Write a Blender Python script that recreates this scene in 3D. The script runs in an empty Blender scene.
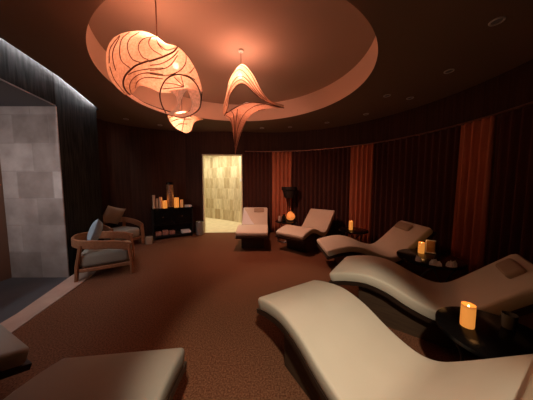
import bpy, math, random
from mathutils import Vector, Matrix
from mathutils.bvhtree import BVHTree
random.seed(7)
col = bpy.context.scene.collection
R = math.radians
# ------------------------------------------------------------------ camera
F_PX, PITCH, EYE = 200.0, R(4.3), 1.4
CP, SP = math.cos(PITCH), math.sin(PITCH)
cam = bpy.data.cameras.new('camera'); cam.sensor_width = 36; cam.lens = F_PX / 533 * 36
cam.clip_start = .02
co = bpy.data.objects.new('camera', cam); col.objects.link(co)
co.location = (0, 0, EYE); co.rotation_euler = (math.pi / 2 - PITCH, 0, 0)
bpy.context.scene.camera = co

def ray(px, py):
    x = (px - 266.5) / F_PX; u = (200 - py) / F_PX
    return Vector((x, CP + u * SP, u * CP - SP))
def at_z(px, py, Z):
    r = ray(px, py); return Vector((0, 0, EYE)) + r * ((Z - EYE) / r.z)
def at_y(px, py, Y):
    r = ray(px, py); return Vector((0, 0, EYE)) + r * (Y / r.y)

# ------------------------------------------------------------------ materials
def mat(name, color, rough=.6, metal=0, spec=.3, var=None, scale=8, stretch=(1, 1, 1), bump=0, bscale=None, sheen=0):
    m = bpy.data.materials.new(name); m.use_nodes = True
    nt = m.node_tree; b = nt.nodes['Principled BSDF']
    b.inputs['Base Color'].default_value = (*color, 1)
    b.inputs['Roughness'].default_value = rough; b.inputs['Metallic'].default_value = metal
    b.inputs['Specular IOR Level'].default_value = spec
    if sheen: b.inputs['Sheen Weight'].default_value = sheen
    tc = nt.nodes.new('ShaderNodeTexCoord'); mp = nt.nodes.new('ShaderNodeMapping')
    mp.inputs['Scale'].default_value = stretch
    nt.links.new(tc.outputs['Object'], mp.inputs['Vector'])
    if var:
        n = nt.nodes.new('ShaderNodeTexNoise'); n.inputs['Scale'].default_value = scale
        n.inputs['Detail'].default_value = 4
        nt.links.new(mp.outputs[0], n.inputs['Vector'])
        cr = nt.nodes.new('ShaderNodeValToRGB')
        cr.color_ramp.elements[0].position = .32; cr.color_ramp.elements[1].position = .68
        cr.color_ramp.elements[0].color = (*color, 1); cr.color_ramp.elements[1].color = (*var, 1)
        nt.links.new(n.outputs['Fac'], cr.inputs['Fac']); nt.links.new(cr.outputs[0], b.inputs['Base Color'])
    if bump:
        n2 = nt.nodes.new('ShaderNodeTexNoise'); n2.inputs['Scale'].default_value = bscale or scale
        n2.inputs['Detail'].default_value = 3
        nt.links.new(mp.outputs[0], n2.inputs['Vector'])
        bp = nt.nodes.new('ShaderNodeBump'); bp.inputs['Strength'].default_value = bump; bp.inputs['Distance'].default_value = .01
        nt.links.new(n2.outputs['Fac'], bp.inputs['Height']); nt.links.new(bp.outputs[0], b.inputs['Normal'])
    return m

def glow(name, color, strength):
    m = bpy.data.materials.new(name); m.use_nodes = True
    nt = m.node_tree; nt.nodes.clear()
    o = nt.nodes.new('ShaderNodeOutputMaterial'); e = nt.nodes.new('ShaderNodeEmission')
    e.inputs[0].default_value = (*color, 1); e.inputs[1].default_value = strength
    nt.links.new(e.outputs[0], o.inputs[0]); return m

def wax(name, color, emit, strength):
    m = mat(name, color, .5); b = m.node_tree.nodes['Principled BSDF']
    b.inputs['Emission Color'].default_value = (*emit, 1); b.inputs['Emission Strength'].default_value = strength
    return m

def paper(name, color, transl=.5, emit=0, clear=.2):
    """fibrous lamp paper that lets the bulb inside shine through"""
    m = bpy.data.materials.new(name); m.use_nodes = True
    nt = m.node_tree; nt.nodes.clear(); N = nt.nodes.new; L = nt.links.new
    o = N('ShaderNodeOutputMaterial'); d = N('ShaderNodeBsdfDiffuse'); t = N('ShaderNodeBsdfTranslucent')
    mx = N('ShaderNodeMixShader'); mx.inputs[0].default_value = transl
    tc = N('ShaderNodeTexCoord'); n = N('ShaderNodeTexNoise'); n.inputs['Scale'].default_value = 45; n.inputs['Detail'].default_value = 5
    cr = N('ShaderNodeValToRGB'); cr.color_ramp.elements[0].position = .3; cr.color_ramp.elements[1].position = .65
    cr.color_ramp.elements[0].color = (color[0] * .72, color[1] * .68, color[2] * .62, 1); cr.color_ramp.elements[1].color = (*color, 1)
    L(tc.outputs['Object'], n.inputs['Vector']); L(n.outputs['Fac'], cr.inputs['Fac'])
    L(cr.outputs[0], d.inputs['Color']); L(cr.outputs[0], t.inputs['Color'])
    L(d.outputs[0], mx.inputs[1]); L(t.outputs[0], mx.inputs[2])
    tr = N('ShaderNodeBsdfTransparent'); m3 = N('ShaderNodeMixShader'); m3.inputs[0].default_value = clear
    L(mx.outputs[0], m3.inputs[1]); L(tr.outputs[0], m3.inputs[2]); mx = m3
    if emit:
        e = N('ShaderNodeEmission'); e.inputs[1].default_value = emit
        L(cr.outputs[0], e.inputs[0]); ad = N('ShaderNodeAddShader')
        L(mx.outputs[0], ad.inputs[0]); L(e.outputs[0], ad.inputs[1]); L(ad.outputs[0], o.inputs[0])
    else:
        L(mx.outputs[0], o.inputs[0])
    return m

def blocks(name, c1, c2, mortar, bw, bh, ms, flip=True, streak=None, rough=.8, bump=.3, rot=0, axis='XZ'):
    m = bpy.data.materials.new(name); m.use_nodes = True
    nt = m.node_tree; b = nt.nodes['Principled BSDF']; N = nt.nodes.new; L = nt.links.new
    b.inputs['Roughness'].default_value = rough; b.inputs['Specular IOR Level'].default_value = .2
    tc = N('ShaderNodeTexCoord'); sp = N('ShaderNodeSeparateXYZ'); cb = N('ShaderNodeCombineXYZ')
    mp = N('ShaderNodeMapping'); mp.inputs['Rotation'].default_value = (0, 0, rot)
    L(tc.outputs['Object'], mp.inputs['Vector']); L(mp.outputs[0], sp.inputs[0])
    L(sp.outputs['X'], cb.inputs['X']); L(sp.outputs['Z' if axis == 'XZ' else 'Y'], cb.inputs['Y'])
    br = N('ShaderNodeTexBrick'); br.inputs['Scale'].default_value = 1
    br.inputs['Brick Width'].default_value = bw; br.inputs['Row Height'].default_value = bh
    br.inputs['Mortar Size'].default_value = ms; br.inputs['Mortar Smooth'].default_value = .3
    br.inputs['Color1'].default_value = (*c1, 1); br.inputs['Color2'].default_value = (*c2, 1); br.inputs['Mortar'].default_value = (*mortar, 1)
    L(cb.outputs[0], br.inputs['Vector'])
    n = N('ShaderNodeTexNoise'); n.inputs['Scale'].default_value = 4 if not streak else 10; n.inputs['Detail'].default_value = 5
    if streak:
        m2 = N('ShaderNodeMapping'); m2.inputs['Scale'].default_value = streak
        L(tc.outputs['Object'], m2.inputs['Vector']); L(m2.outputs[0], n.inputs['Vector'])
    else:
        L(tc.outputs['Object'], n.inputs['Vector'])
    mx = N('ShaderNodeMix'); mx.data_type = 'RGBA'; mx.blend_type = 'MULTIPLY'; mx.inputs['Factor'].default_value = .65
    cr = N('ShaderNodeValToRGB'); cr.color_ramp.elements[0].position = .3; cr.color_ramp.elements[1].position = .7
    cr.color_ramp.elements[0].color = (.45, .42, .4, 1); cr.color_ramp.elements[1].color = (1, 1, 1, 1)
    L(n.outputs['Fac'], cr.inputs['Fac'])
    L(br.outputs['Color'], mx.inputs['A']); L(cr.outputs[0], mx.inputs['B']); L(mx.outputs['Result'], b.inputs['Base Color'])
    bp = N('ShaderNodeBump'); bp.inputs['Strength'].default_value = bump; bp.inputs['Distance'].default_value = .01
    bp.invert = True
    L(br.outputs['Fac'], bp.inputs['Height']); L(bp.outputs[0], b.inputs['Normal'])
    return m

M = {}
M['carpet'] = mat('carpet', (.100, .036, .018), .95, spec=.05, var=(.24, .108, .060), scale=85, bump=.5, bscale=160)
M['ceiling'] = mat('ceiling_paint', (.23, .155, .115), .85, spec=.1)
M['recess'] = mat('recess_lit_tone', (.42, .31, .25), .85, spec=.1)  # made paler than the ceiling to carry the pendant light in its colour
M['recessband'] = mat('recess_band_lit_tone', (.80, .60, .48), .8, spec=.1)  # palest tone: pendant light on the recess wall put into the colour
M['wood_wall'] = mat('dark_wall_wood', (.034, .016, .011), .6, spec=.12, var=(.060, .027, .018), scale=9, stretch=(3, 3, .12))
M['left_wall'] = mat('black_streaked_panel', (.003, .003, .003), .6, spec=.06, var=(.036, .036, .037), scale=9, stretch=(3, 3, .3), bump=.2)
M['stone'] = blocks('limestone_blocks', (.34, .275, .25), (.56, .475, .445), (.43, .36, .335), .52, .40, .008)
M['slate'] = mat('grey_slate', (.075, .072, .078), .6, var=(.095, .09, .098), scale=3)
M['threshold'] = mat('beige_stone', (.45, .30, .235), .7, var=(.52, .36, .285), scale=5)
M['tile'] = blocks('split_face_tile', (.86, .76, .54), (.50, .38, .22), (.74, .62, .42), .13, .42, .006, streak=(4, 4, .5))
M['pale'] = mat('pale_plaster', (.80, .72, .50), .7)
M['pale_floor'] = mat('pale_floor_stone', (.78, .70, .50), .5, var=(.66, .58, .40), scale=6)
M['cushion'] = mat('beige_leatherette', (.66, .58, .47), .55, spec=.25, var=(.70, .62, .51), scale=3)
M['headpad'] = mat('tan_leatherette', (.42, .31, .22), .6, spec=.2)
M['shell'] = mat('dark_brown_wood', (.030, .016, .011), .4, spec=.3)
M['plinth'] = mat('brown_plinth', (.060, .034, .021), .55, spec=.25, var=(.085, .05, .03), scale=6, stretch=(1, 1, 12))
M['curtain'] = mat('brown_velvet', (.070, .024, .017), .9, spec=.05, sheen=.1)
M['orange'] = mat('russet_curtain_cloth', (.56, .21, .12), .8, spec=.1, var=(.42, .145, .075), scale=6, stretch=(4, 4, .2))
M['track'] = mat('bronze_track', (.20, .10, .07), .4, metal=.6)
M['black'] = mat('black_lacquer', (.004, .0035, .0035), .22, spec=.22)
M['blackmat'] = mat('black_wood', (.016, .011, .010), .5, spec=.25)
M['iron'] = mat('black_iron', (.09, .09, .095), .35, metal=.6)
M['wood'] = mat('oiled_wood', (.30, .125, .060), .45, spec=.3, var=(.38, .17, .085), scale=5, stretch=(1, 6, 6))
M['greycloth'] = mat('grey_beige_cloth', (.34, .30, .25), .9, spec=.1, bump=.2, bscale=120)
M['bluecloth'] = mat('pale_blue_cloth', (.30, .36, .42), .9, spec=.1, bump=.2, bscale=120)
M['tancloth'] = mat('tan_cloth', (.36, .26, .18), .9, spec=.1, bump=.2, bscale=120)
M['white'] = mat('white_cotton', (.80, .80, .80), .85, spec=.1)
M['paperwhite'] = mat('white_paper', (.85, .83, .80), .7)
M['ivory'] = mat('ivory_wax', (.72, .46, .28), .5)
M['grey'] = mat('grey_metal', (.30, .28, .25), .4, metal=.3)
M['chrome'] = mat('chrome', (.6, .6, .6), .18, metal=1)
M['lens'] = mat('dull_lamp_glass', (.25, .25, .26), .15, spec=.6)
M['trim'] = mat('satin_white_trim', (.62, .58, .55), .35, spec=.5)
M['cushionshade'] = mat('shaded_leatherette', (.33, .30, .26), .55, spec=.25, var=(.36, .33, .285), scale=3)  # darker copy of the cushion, shade put into the colour
M['rib'] = mat('lamp_rib_wire', (.16, .06, .035), .6)
M['papera'] = paper('shell_lamp_paper', (.82, .58, .42), .5, clear=.18)
M['paperd'] = paper('dense_lamp_paper', (.86, .46, .29), .5, emit=.27, clear=.02)
M['paperf'] = paper('funnel_lamp_paper', (.62, .36, .25), .5, clear=.04)
M['paperb'] = paper('swirl_lamp_paper', (.60, .36, .24), .5, clear=.30)
M['amber'] = wax('amber_candle_glass', (.50, .21, .06), (1, .34, .055), .62)
M['amberdim'] = wax('dim_candle_glass', (.7, .38, .18), (1, .36, .10), .22)
M['amberlip'] = wax('candle_glass_lip', (.7, .3, .08), (1, .30, .05), .42)
M['flame'] = glow('candle_flame', (1, .62, .22), 9)
M['salt'] = wax('salt_crystal', (.6, .22, .08), (1, .30, .06), .55)
M['mottled'] = mat('mottled_bronze_glass', (.16, .07, .035), .35, var=(.42, .24, .11), scale=26, spec=.4)
M['redbooks'] = mat('dull_red_paper', (.30, .10, .07), .7, var=(.42, .22, .16), scale=25)
M['card'] = mat('yellow_brown_card', (.50, .30, .12), .6, var=(.30, .14, .06), scale=18)
M['glass'] = mat('smoky_glass', (.10, .10, .10), .08, spec=.6)

# ------------------------------------------------------------------ mesh helpers
class MB:
    def __init__(s): s.v = []; s.f = []
    def add(s, vs, fs):
        b = len(s.v); s.v += [tuple(v) for v in vs]; s.f += [tuple(b + i for i in f) for f in fs]; return s
    def box(s, lo, hi, mtx=None):
        x0, y0, z0 = lo; x1, y1, z1 = hi
        vs = [Vector(p) for p in ((x0, y0, z0), (x1, y0, z0), (x1, y1, z0), (x0, y1, z0), (x0, y0, z1), (x1, y0, z1), (x1, y1, z1), (x0, y1, z1))]
        if mtx: vs = [mtx @ v for v in vs]
        return s.add(vs, [(0, 3, 2, 1), (4, 5, 6, 7), (0, 1, 5, 4), (1, 2, 6, 5), (2, 3, 7, 6), (3, 0, 4, 7)])
    def rings(s, rings, closed=True, cap=True, loop=False):
        n = len(rings[0]); vs = [p for r in rings for p in r]; fs = []
        m = len(rings)
        for i in range(m if loop else m - 1):
            j2 = (i + 1) % m
            for j in range(n if closed else n - 1):
                k = (j + 1) % n
                fs.append((i * n + j, i * n + k, j2 * n + k, j2 * n + j))
        if cap and not loop and closed:
            fs.append(tuple(range(n - 1, -1, -1))); fs.append(tuple((m - 1) * n + j for j in range(n)))
        return s.add(vs, fs)
    def tube(s, path, r, seg=8, loop=False, r1=None):
        path = [Vector(p) for p in path]; rs = []
        m = len(path); up = None
        for i, p in enumerate(path):
            a = path[(i - 1) % m] if (i > 0 or loop) else p; b = path[(i + 1) % m] if (i < m - 1 or loop) else p
            t = (b - a).normalized()
            if up is None: up = t.orthogonal().normalized()
            up = (up - t * up.dot(t)).normalized(); sd = t.cross(up)
            rr = r if r1 is None else r + (r1 - r) * i / (m - 1)
            rs.append([p + (up * math.cos(2 * math.pi * k / seg) + sd * math.sin(2 * math.pi * k / seg)) * rr for k in range(seg)])
        return s.rings(rs, loop=loop)
    def sweep(s, path, w, h, up=(0, 0, 1)):
        """rectangular section: w sideways, h upwards, slightly rounded corners"""
        path = [Vector(p) for p in path]; up0 = Vector(up); rs = []; m = len(path)
        for i, p in enumerate(path):
            t = (path[min(i + 1, m - 1)] - path[max(i - 1, 0)]).normalized()
            sd = t.cross(up0).normalized(); u = sd.cross(t)
            ring = []
            c = min(w, h) * .25
            for a, b in ((-w / 2 + c, -h / 2), (w / 2 - c, -h / 2), (w / 2, -h / 2 + c), (w / 2, h / 2 - c), (w / 2 - c, h / 2), (-w / 2 + c, h / 2), (-w / 2, h / 2 - c), (-w / 2, -h / 2 + c)):
                ring.append(p + sd * a + u * b)
            rs.append(ring)
        return s.rings(rs)
    def lathe(s, prof, c=(0, 0, 0), seg=28, cap=True):
        rs = [[(c[0] + r * math.cos(2 * math.pi * k / seg), c[1] + r * math.sin(2 * math.pi * k / seg), c[2] + z) for k in range(seg)] for r, z in prof]
        return s.rings(rs, cap=cap)
    def rbox(s, lo, hi, r, mtx=None, n=5):
        """box with rounded edges: cube grid pulled to a rounded hull"""
        lo, hi = Vector(lo), Vector(hi); c = (lo + hi) / 2; hf = (hi - lo) / 2
        vs = []; fs = []
        vals = [-1, -.8, -.45, 0, .45, .8, 1] if n >= 5 else [-1, 0, 1]
        def steps(h):
            k = min(r, h * .999); out = []
            for i in range(5): out.append(-h + k * (1 - math.cos(i / 4 * math.pi / 2)))
            return out + [-x for x in reversed(out)]
        S = [steps(hf[i]) for i in range(3)]; L = len(S[0])
        def put(x, y, z):
            p = Vector((x, y, z)); q = Vector([max(-hf[i] + min(r, hf[i]), min(hf[i] - min(r, hf[i]), p[i])) for i in range(3)])
            d = p - q
            if d.length > 1e-9: p = q + d.normalized() * min(r, min(hf)) if d.length > 1e-6 else q
            return p + c
        for ax in range(3):
            o1, o2 = (ax + 1) % 3, (ax + 2) % 3
            for sg in (-1, 1):
                b = len(vs)
                for i in range(L):
                    for j in range(L):
                        p = [0, 0, 0]; p[ax] = sg * hf[ax]; p[o1] = S[o1][i]; p[o2] = S[o2][j]
                        v = put(*p); vs.append(mtx @ v if mtx else v)
                for i in range(L - 1):
                    for j in range(L - 1):
                        q = (b + i * L + j, b + (i + 1) * L + j, b + (i + 1) * L + j + 1, b + i * L + j + 1)
                        fs.append(q if sg > 0 else q[::-1])
        return s.add(vs, fs)
    def pillow(s, w, h, t, mtx, n=14):
        vs = []; fs = []
        for sg in (1, -1):
            b = len(vs)
            for i in range(n + 1):
                for j in range(n + 1):
                    x = -1 + 2 * i / n; y = -1 + 2 * j / n
                    th = max(0, (1 - abs(x) ** 2.6) * (1 - abs(y) ** 2.6)) ** .5
                    k = 1 - .08 * (1 - abs(x) ** 2) * abs(y) ** 4; k2 = 1 - .08 * (1 - abs(y) ** 2) * abs(x) ** 4
                    vs.append(mtx @ Vector((x * w / 2 * k2, y * h / 2 * k, sg * t / 2 * th)))
            for i in range(n):
                for j in range(n):
                    q = (b + i * (n + 1) + j, b + (i + 1) * (n + 1) + j, b + (i + 1) * (n + 1) + j + 1, b + i * (n + 1) + j + 1)
                    fs.append(q if sg > 0 else q[::-1])
        return s.add(vs, fs)
    def build(s, name, m, parent=None, smooth=True, weld=True, bevel=0, **props):
        me = bpy.data.meshes.new(name); me.from_pydata(s.v, [], s.f); me.update()
        import bmesh
        bm = bmesh.new(); bm.from_mesh(me)
        if weld: bmesh.ops.remove_doubles(bm, verts=bm.verts, dist=1e-5)
        if bevel: bmesh.ops.bevel(bm, geom=list(bm.edges), offset=bevel, segments=2, affect='EDGES', clamp_overlap=True)
        bmesh.ops.recalc_face_normals(bm, faces=bm.faces)
        bm.to_mesh(me); bm.free()
        for p in me.polygons: p.use_smooth = smooth
        if smooth: me.set_sharp_from_angle(angle=R(38))
        for x in (m if isinstance(m, list) else [m]): me.materials.append(x)
        o = bpy.data.objects.new(name, me); col.objects.link(o)
        if parent: o.parent = parent
        for k, v in props.items(): o[k] = v
        return o

def thing(name, label, cat, loc=(0, 0, 0), rz=0, group=None):
    o = bpy.data.objects.new(name, None); col.objects.link(o); o.empty_display_size = .1
    o.location = loc; o.rotation_euler = (0, 0, rz); o['label'] = label; o['category'] = cat
    if group: o['group'] = group
    return o
def copy_tree(o, parent=None):
    c = o.copy(); col.objects.link(c); c.parent = parent
    for ch in [x for x in bpy.data.objects if x.parent == o]: copy_tree(ch, c)
    return c
def dup(root, label, loc, rz=0, group=None):
    c = copy_tree(root); c.location = loc; c.rotation_euler = (0, 0, rz); c['label'] = label
    if group: c['group'] = group
    return c
def spline(pts, n=8, closed=False):
    pts = [Vector(p) for p in pts]; out = []; m = len(pts)
    for i in range(m if closed else m - 1):
        if closed: p0, p1, p2, p3 = pts[(i - 1) % m], pts[i], pts[(i + 1) % m], pts[(i + 2) % m]
        else:
            p1, p2 = pts[i], pts[i + 1]
            p0 = pts[i - 1] if i else p1 * 2 - p2; p3 = pts[i + 2] if i + 2 < m else p2 * 2 - p1
        for k in range(n):
            t = k / n
            out.append(.5 * ((2 * p1) + (p2 - p0) * t + (2 * p0 - 5 * p1 + 4 * p2 - p3) * t * t + (3 * p1 - p0 - 3 * p2 + p3) * t ** 3))
    if not closed: out.append(pts[-1].copy())
    return out
def struct(mb, name, m, smooth=False):
    return mb.build(name, m, None, smooth, kind='structure')

# ------------------------------------------------------------------ room shell
CEIL = 2.92; TOP = 3.16
CC = Vector((.03, 2.75)); WR = 3.2
def circ(deg, r=WR): return (CC.x + r * math.sin(R(deg)), CC.y + r * math.cos(R(deg)))
door_l, door_r = (-1.85, 5.80), (-.70, 5.86)
left_pts = [(-2.62, .9), (-2.68, 1.4), (-2.80, 2.06), (-3.0, 2.95), (-3.146, 3.35), (-3.298, 3.75), (-3.46, 4.19)]
back_pts = [(-3.86, 4.34), (-3.86, 4.9), (-3.56, 5.28), (-3.15, 5.55), (-2.75, 5.74), (-2.35, 5.85), door_l]
right_pts = [circ(a) for a in range(-13, 121, 4)]
front_pts = [circ(119), (2.55, .6), (2.1, -.3), (1.4, -.95), (.5, -1.3), (-.6, -1.4), (-1.9, -1.4), (-2.75, -1.0), (-3.0, -.4), (-2.98, .2), (-2.70, .72), (-2.62, .9)]
def wall_mesh(mb, pts, z0, z1, th, out_sign=1, n0=None):
    pts = [Vector((p[0], p[1], 0)) for p in pts]; ri = []; m = len(pts)
    for i, p in enumerate(pts):
        t = (pts[min(i + 1, m - 1)] - pts[max(i - 1, 0)]).normalized(); n = Vector((-t.y, t.x, 0)) * out_sign
        if n0 and i == 0: n = Vector(n0)
        q = p + n * th
        ri.append([(p.x, p.y, z0), (q.x, q.y, z0), (q.x, q.y, z1), (p.x, p.y, z1)])
    return mb.rings(ri)
# wall with the stone-lined opening: panel beyond the opening plus the lintel over it
mb = MB(); wall_mesh(mb, left_pts[3:], 0, TOP, .20, n0=(-1, 0, 0)); wall_mesh(mb, left_pts[:4], 2.535, TOP, .20)
struct(mb, 'wall_left', M['left_wall'])
mb = MB(); wall_mesh(mb, back_pts, 0, TOP, .12)
wall_mesh(mb, [door_l, (-1.3, 5.835), door_r], 2.28, TOP, .12)
struct(mb, 'wall_back', M['wood_wall'])
mb = MB(); wall_mesh(mb, [door_r, (-.62, 5.87)] + [circ(a) for a in range(-10, 121, 4)], 0, TOP, .12); struct(mb, 'wall_right', M['wood_wall'])
mb = MB(); wall_mesh(mb, front_pts, 0, TOP, .12); struct(mb, 'wall_front', M['wood_wall'])
room = left_pts + back_pts + [door_r] + [circ(a) for a in range(-10, 121, 4)] + front_pts[1:-1]
n = len(room)
mb = MB(); mb.add([(p[0], p[1], 0) for p in room] + [(p[0], p[1], -.1) for p in room],
                  [tuple(range(n - 1, -1, -1)), tuple(range(n, 2 * n))] + [(i, (i + 1) % n, n + (i + 1) % n, n + i) for i in range(n)])
struct(mb, 'floor', M['carpet'])
# ceiling: oval recess, and a light slot left open along the streaked wall
SLOT = .08
slot_in = [(x + SLOT, y - .02) for x, y in left_pts]
ceil_out = slot_in + [(-3.46 + SLOT, 4.30)] + back_pts + [door_r] + [circ(a) for a in range(-10, 121, 4)] + front_pts[1:-1]
EC = Vector((-.44, 3.21)); RX, RY, RROT = 1.90, 1.68, R(-15.9); RTOP = 3.30
def hit_poly(ang):
    d = Vector((math.cos(ang), math.sin(ang))); best = 0
    for i in range(len(ceil_out)):
        a = Vector(ceil_out[i]) - EC; b = Vector(ceil_out[(i + 1) % len(ceil_out)]) - EC; e = b - a
        den = d.x * e.y - d.y * e.x
        if abs(den) < 1e-9: continue
        t = (a.x * e.y - a.y * e.x) / den; u = (a.x * d.y - a.y * d.x) / den
        if t > 0 and -1e-6 <= u <= 1 + 1e-6: best = max(best, t)
    return EC + d * best
angs = sorted(set([2 * math.pi * k / 144 for k in range(144)] + [math.atan2((Vector(p) - EC).y, (Vector(p) - EC).x) % (2 * math.pi) for p in ceil_out]))
inner = []; outer = []
for a in angs:
    rr = 1 / math.sqrt((math.cos(a - RROT) / RX) ** 2 + (math.sin(a - RROT) / RY) ** 2)
    inner.append(EC + Vector((math.cos(a), math.sin(a))) * rr); outer.append(hit_poly(a))
mb = MB()
mb.rings([[(p.x, p.y, CEIL) for p in outer], [(p.x, p.y, CEIL) for p in inner], [(p.x, p.y, RTOP) for p in inner],
          [(EC.x + (p.x - EC.x) * .02, EC.y + (p.y - EC.y) * .02, RTOP + .02) for p in inner]], cap=False)
mb.add([(EC.x + (p.x - EC.x) * .02, EC.y + (p.y - EC.y) * .02, RTOP + .02) for p in inner], [tuple(range(len(inner)))])
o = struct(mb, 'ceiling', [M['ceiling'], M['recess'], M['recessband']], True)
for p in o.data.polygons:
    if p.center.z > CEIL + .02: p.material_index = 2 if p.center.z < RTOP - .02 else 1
# slot box above the gap
mb = MB()
wall_mesh(mb, [(x + SLOT, y - .02) for x, y in left_pts], CEIL + .0, TOP, .012, -1)
mb.rings([[(x - .2, y, TOP), (x + SLOT + .02, y - .02, TOP)] for x, y in left_pts], closed=False, cap=False)
struct(mb, 'trim_2', M['ceiling'])
mb = MB(); ls = [(x + .04, y - .01, CEIL + .09) for x, y in left_pts]
mb.sweep(ls, .02, .015)
o = mb.build('cove_light_strip', glow('cove_light_glow', (.97, .97, 1), 95.0)); o['label'] = 'hidden strip light in the ceiling slot over the black streaked wall'; o['category'] = 'light strip'

# passage behind the opening
mb = MB(); mb.box((-3.95, 2.935, 0), (-2.998, 2.949, 2.515)); struct(mb, 'wall_passage', M['stone'])
mb = MB(); mb.box((-4.0, .62, 0), (-3.86, 2.934, 2.514)); struct(mb, 'wall_passage_end', mat('brown_passage_wood', (.22, .12, .08), .6))
mb = MB(); mb.box((-3.86, .62, 0), (-2.86, .74, 2.514)); struct(mb, 'wall_passage_front', M['stone'])
mb = MB(); cp = [(-3.95, .62), (-2.66, .62)] + left_pts[:3] + [(-2.998, 2.94), (-3.95, 2.94)]; mb.rings([[(x, y, 2.515) for x, y in cp], [(x, y, 2.534) for x, y in cp]]); struct(mb, 'ceiling_passage', mat('grey_passage_ceiling', (.16, .16, .17), .8))
mb = MB()
pf = [(-3.90, .74), (-2.53, .74), (-2.56, 1.0), (-2.705, 2.06), (-2.95, 2.82), (-3.0, 2.945), (-3.90, 2.945)]
mb.add([(x, y, .002) for x, y in pf], [tuple(range(len(pf)))]); struct(mb, 'floor_passage', M['slate'])
mb = MB()
t_out = [(-2.55, 1.0), (-2.70, 2.06), (-2.945, 2.82), (-3.04, 3.12)]; t_in = [(-2.22, .9), (-2.415, 1.836), (-2.62, 2.709), (-2.74, 3.12)]
mb.rings([[(a[0], a[1], 0), (b[0], b[1], 0), (b[0], b[1], .012), (a[0], a[1], .012)] for a, b in zip(t_out, t_in)])
struct(mb, 'trim_1', M['threshold'])

# corridor behind the doorway
cw = [(-4.4, 9.5), (-3.6, 9.15), (-2.8, 8.68), (-2.1, 8.25), (-1.5, 7.82), (-.99, 7.40)]
mb = MB(); wall_mesh(mb, cw, 0, 2.75, .1); struct(mb, 'wall_corridor', M['tile'], True)
mb = MB(); wall_mesh(mb, [(-.99, 7.36), (-.2, 7.30), (-.2, 6.1)], 0, 2.75, .1); struct(mb, 'wall_corridor_plain', M['pale'])
mb = MB(); mb.box((-4.5, 5.9, 0), (-4.4, 9.6, 2.75)); struct(mb, 'wall_corridor_end', M['pale'])
cf = [door_l, door_r, (-.2, 6.02), (-.2, 7.3), (-.99, 7.42), (-1.5, 7.84), (-2.1, 8.27), (-2.8, 8.7), (-4.4, 9.5), (-4.4, 6.0), (-2.35, 5.97), (-1.95, 5.92)]
mb = MB(); mb.add([(x, y, 0) for x, y in cf] , [tuple(range(len(cf)))]); struct(mb, 'floor_corridor', M['pale_floor'])
mb = MB(); mb.box((-4.5, 5.95, 2.75), (-.1, 9.6, 2.8)); struct(mb, 'ceiling_corridor', M['pale'])
# door casing lining the opening
mb = MB()
dl, dr = Vector((*door_l, 0)), Vector((*door_r, 0)); dv = (dr - dl).normalized(); dn = Vector((-dv.y, dv.x, 0))
def dbox(mb, a0, a1, n0, n1, z0, z1, base=dl):
    P = lambda a, n_, z: base + dv * a + dn * n_ + Vector((0, 0, z))
    mb.add([P(a0, n0, z0), P(a1, n0, z0), P(a1, n1, z0), P(a0, n1, z0), P(a0, n0, z1), P(a1, n0, z1), P(a1, n1, z1), P(a0, n1, z1)],
           [(0, 3, 2, 1), (4, 5, 6, 7), (0, 1, 5, 4), (1, 2, 6, 5), (2, 3, 7, 6), (3, 0, 4, 7)])
W = (dr - dl).length
dbox(mb, 0, .03, .005, .125, 0, 2.28); dbox(mb, W - .03, W, .005, .125, 0, 2.28); dbox(mb, .03, W - .03, .005, .125, 2.25, 2.28)
struct(mb, 'door_1', M['pale'])

# ------------------------------------------------------------------ curtains on the curved track
CR = 3.09
def curtain(name, a0, a1, m, label, wave, amp, group=None, z1=2.34):
    mb = MB(); rows = [z1, 2.25, 1.8, 1.2, .6, .25, .02]
    L = R(a1 - a0) * CR; npl = max(2, round(L / wave)); k = npl * 10
    rs = []
    ph = [random.uniform(-.6, .6) for _ in range(npl + 2)]; am = [random.uniform(.75, 1.25) for _ in range(npl + 2)]
    for zi, z in enumerate(rows):
        ring = []
        for i in range(k + 1):
            t = i / k; q = t * npl; j = int(q); f = q - j
            a = am[j] * (1 - f) + am[j + 1] * f; p = ph[j] * (1 - f) + ph[j + 1] * f
            fl = .8 + .4 * (1 - z / 2.34)
            off = amp * a * fl * math.sin(2 * math.pi * q + p * (1 - z / 2.4))
            x, y = circ(a0 + (a1 - a0) * t, CR + off); ring.append((x, y, z))
        rs.append(ring)
    mb.rings(rs, closed=False, cap=False)
    o = mb.build(name, m, None, True)
    sol = o.modifiers.new('thickness', 'SOLIDIFY'); sol.thickness = .004
    o['label'] = label; o['category'] = 'curtain'
    if group: o['group'] = group
    return o
GD, GO = 'dark brown pleated curtains on the curved wall', 'russet curtains on the curved wall'
curtain('curtain', -12.6, 2.2, M['curtain'], 'narrow dark brown pleated curtain hanging next to the lit doorway', .115, .034, GD)
curtain('curtain', 2.4, 13.0, M['orange'], 'russet orange curtain hanging behind the salt lamp table and dark floor lamp', .115, .046, GO)
curtain('curtain', 13.2, 41.7, M['curtain'], 'wide dark brown pleated curtain behind the lounger beside the salt lamp', .115, .034, GD)
curtain('curtain', 41.9, 52.0, M['orange'], 'russet orange curtain hanging behind the small candle table, between two wide dark curtains', .115, .046, GO)
curtain('curtain', 52.2, 80.6, M['curtain'], 'wide dark brown pleated curtain behind the lounger whose back touches the candle and card table', .115, .034, GD)
curtain('curtain', 80.8, 89.2, M['orange'], 'russet orange curtain, the tallest looking of the three, above the table with crumpled cloths', .11, .048, GO)
curtain('curtain', 89.4, 117, M['curtain'], 'nearly black curtain at the dark end of the curved wall by the lounger head', .115, .034, GD)
mb = MB(); mb.sweep([(*circ(a, CR), 2.355) for a in [x * 2 for x in range(-6, 59)]], .05, .022)
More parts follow.
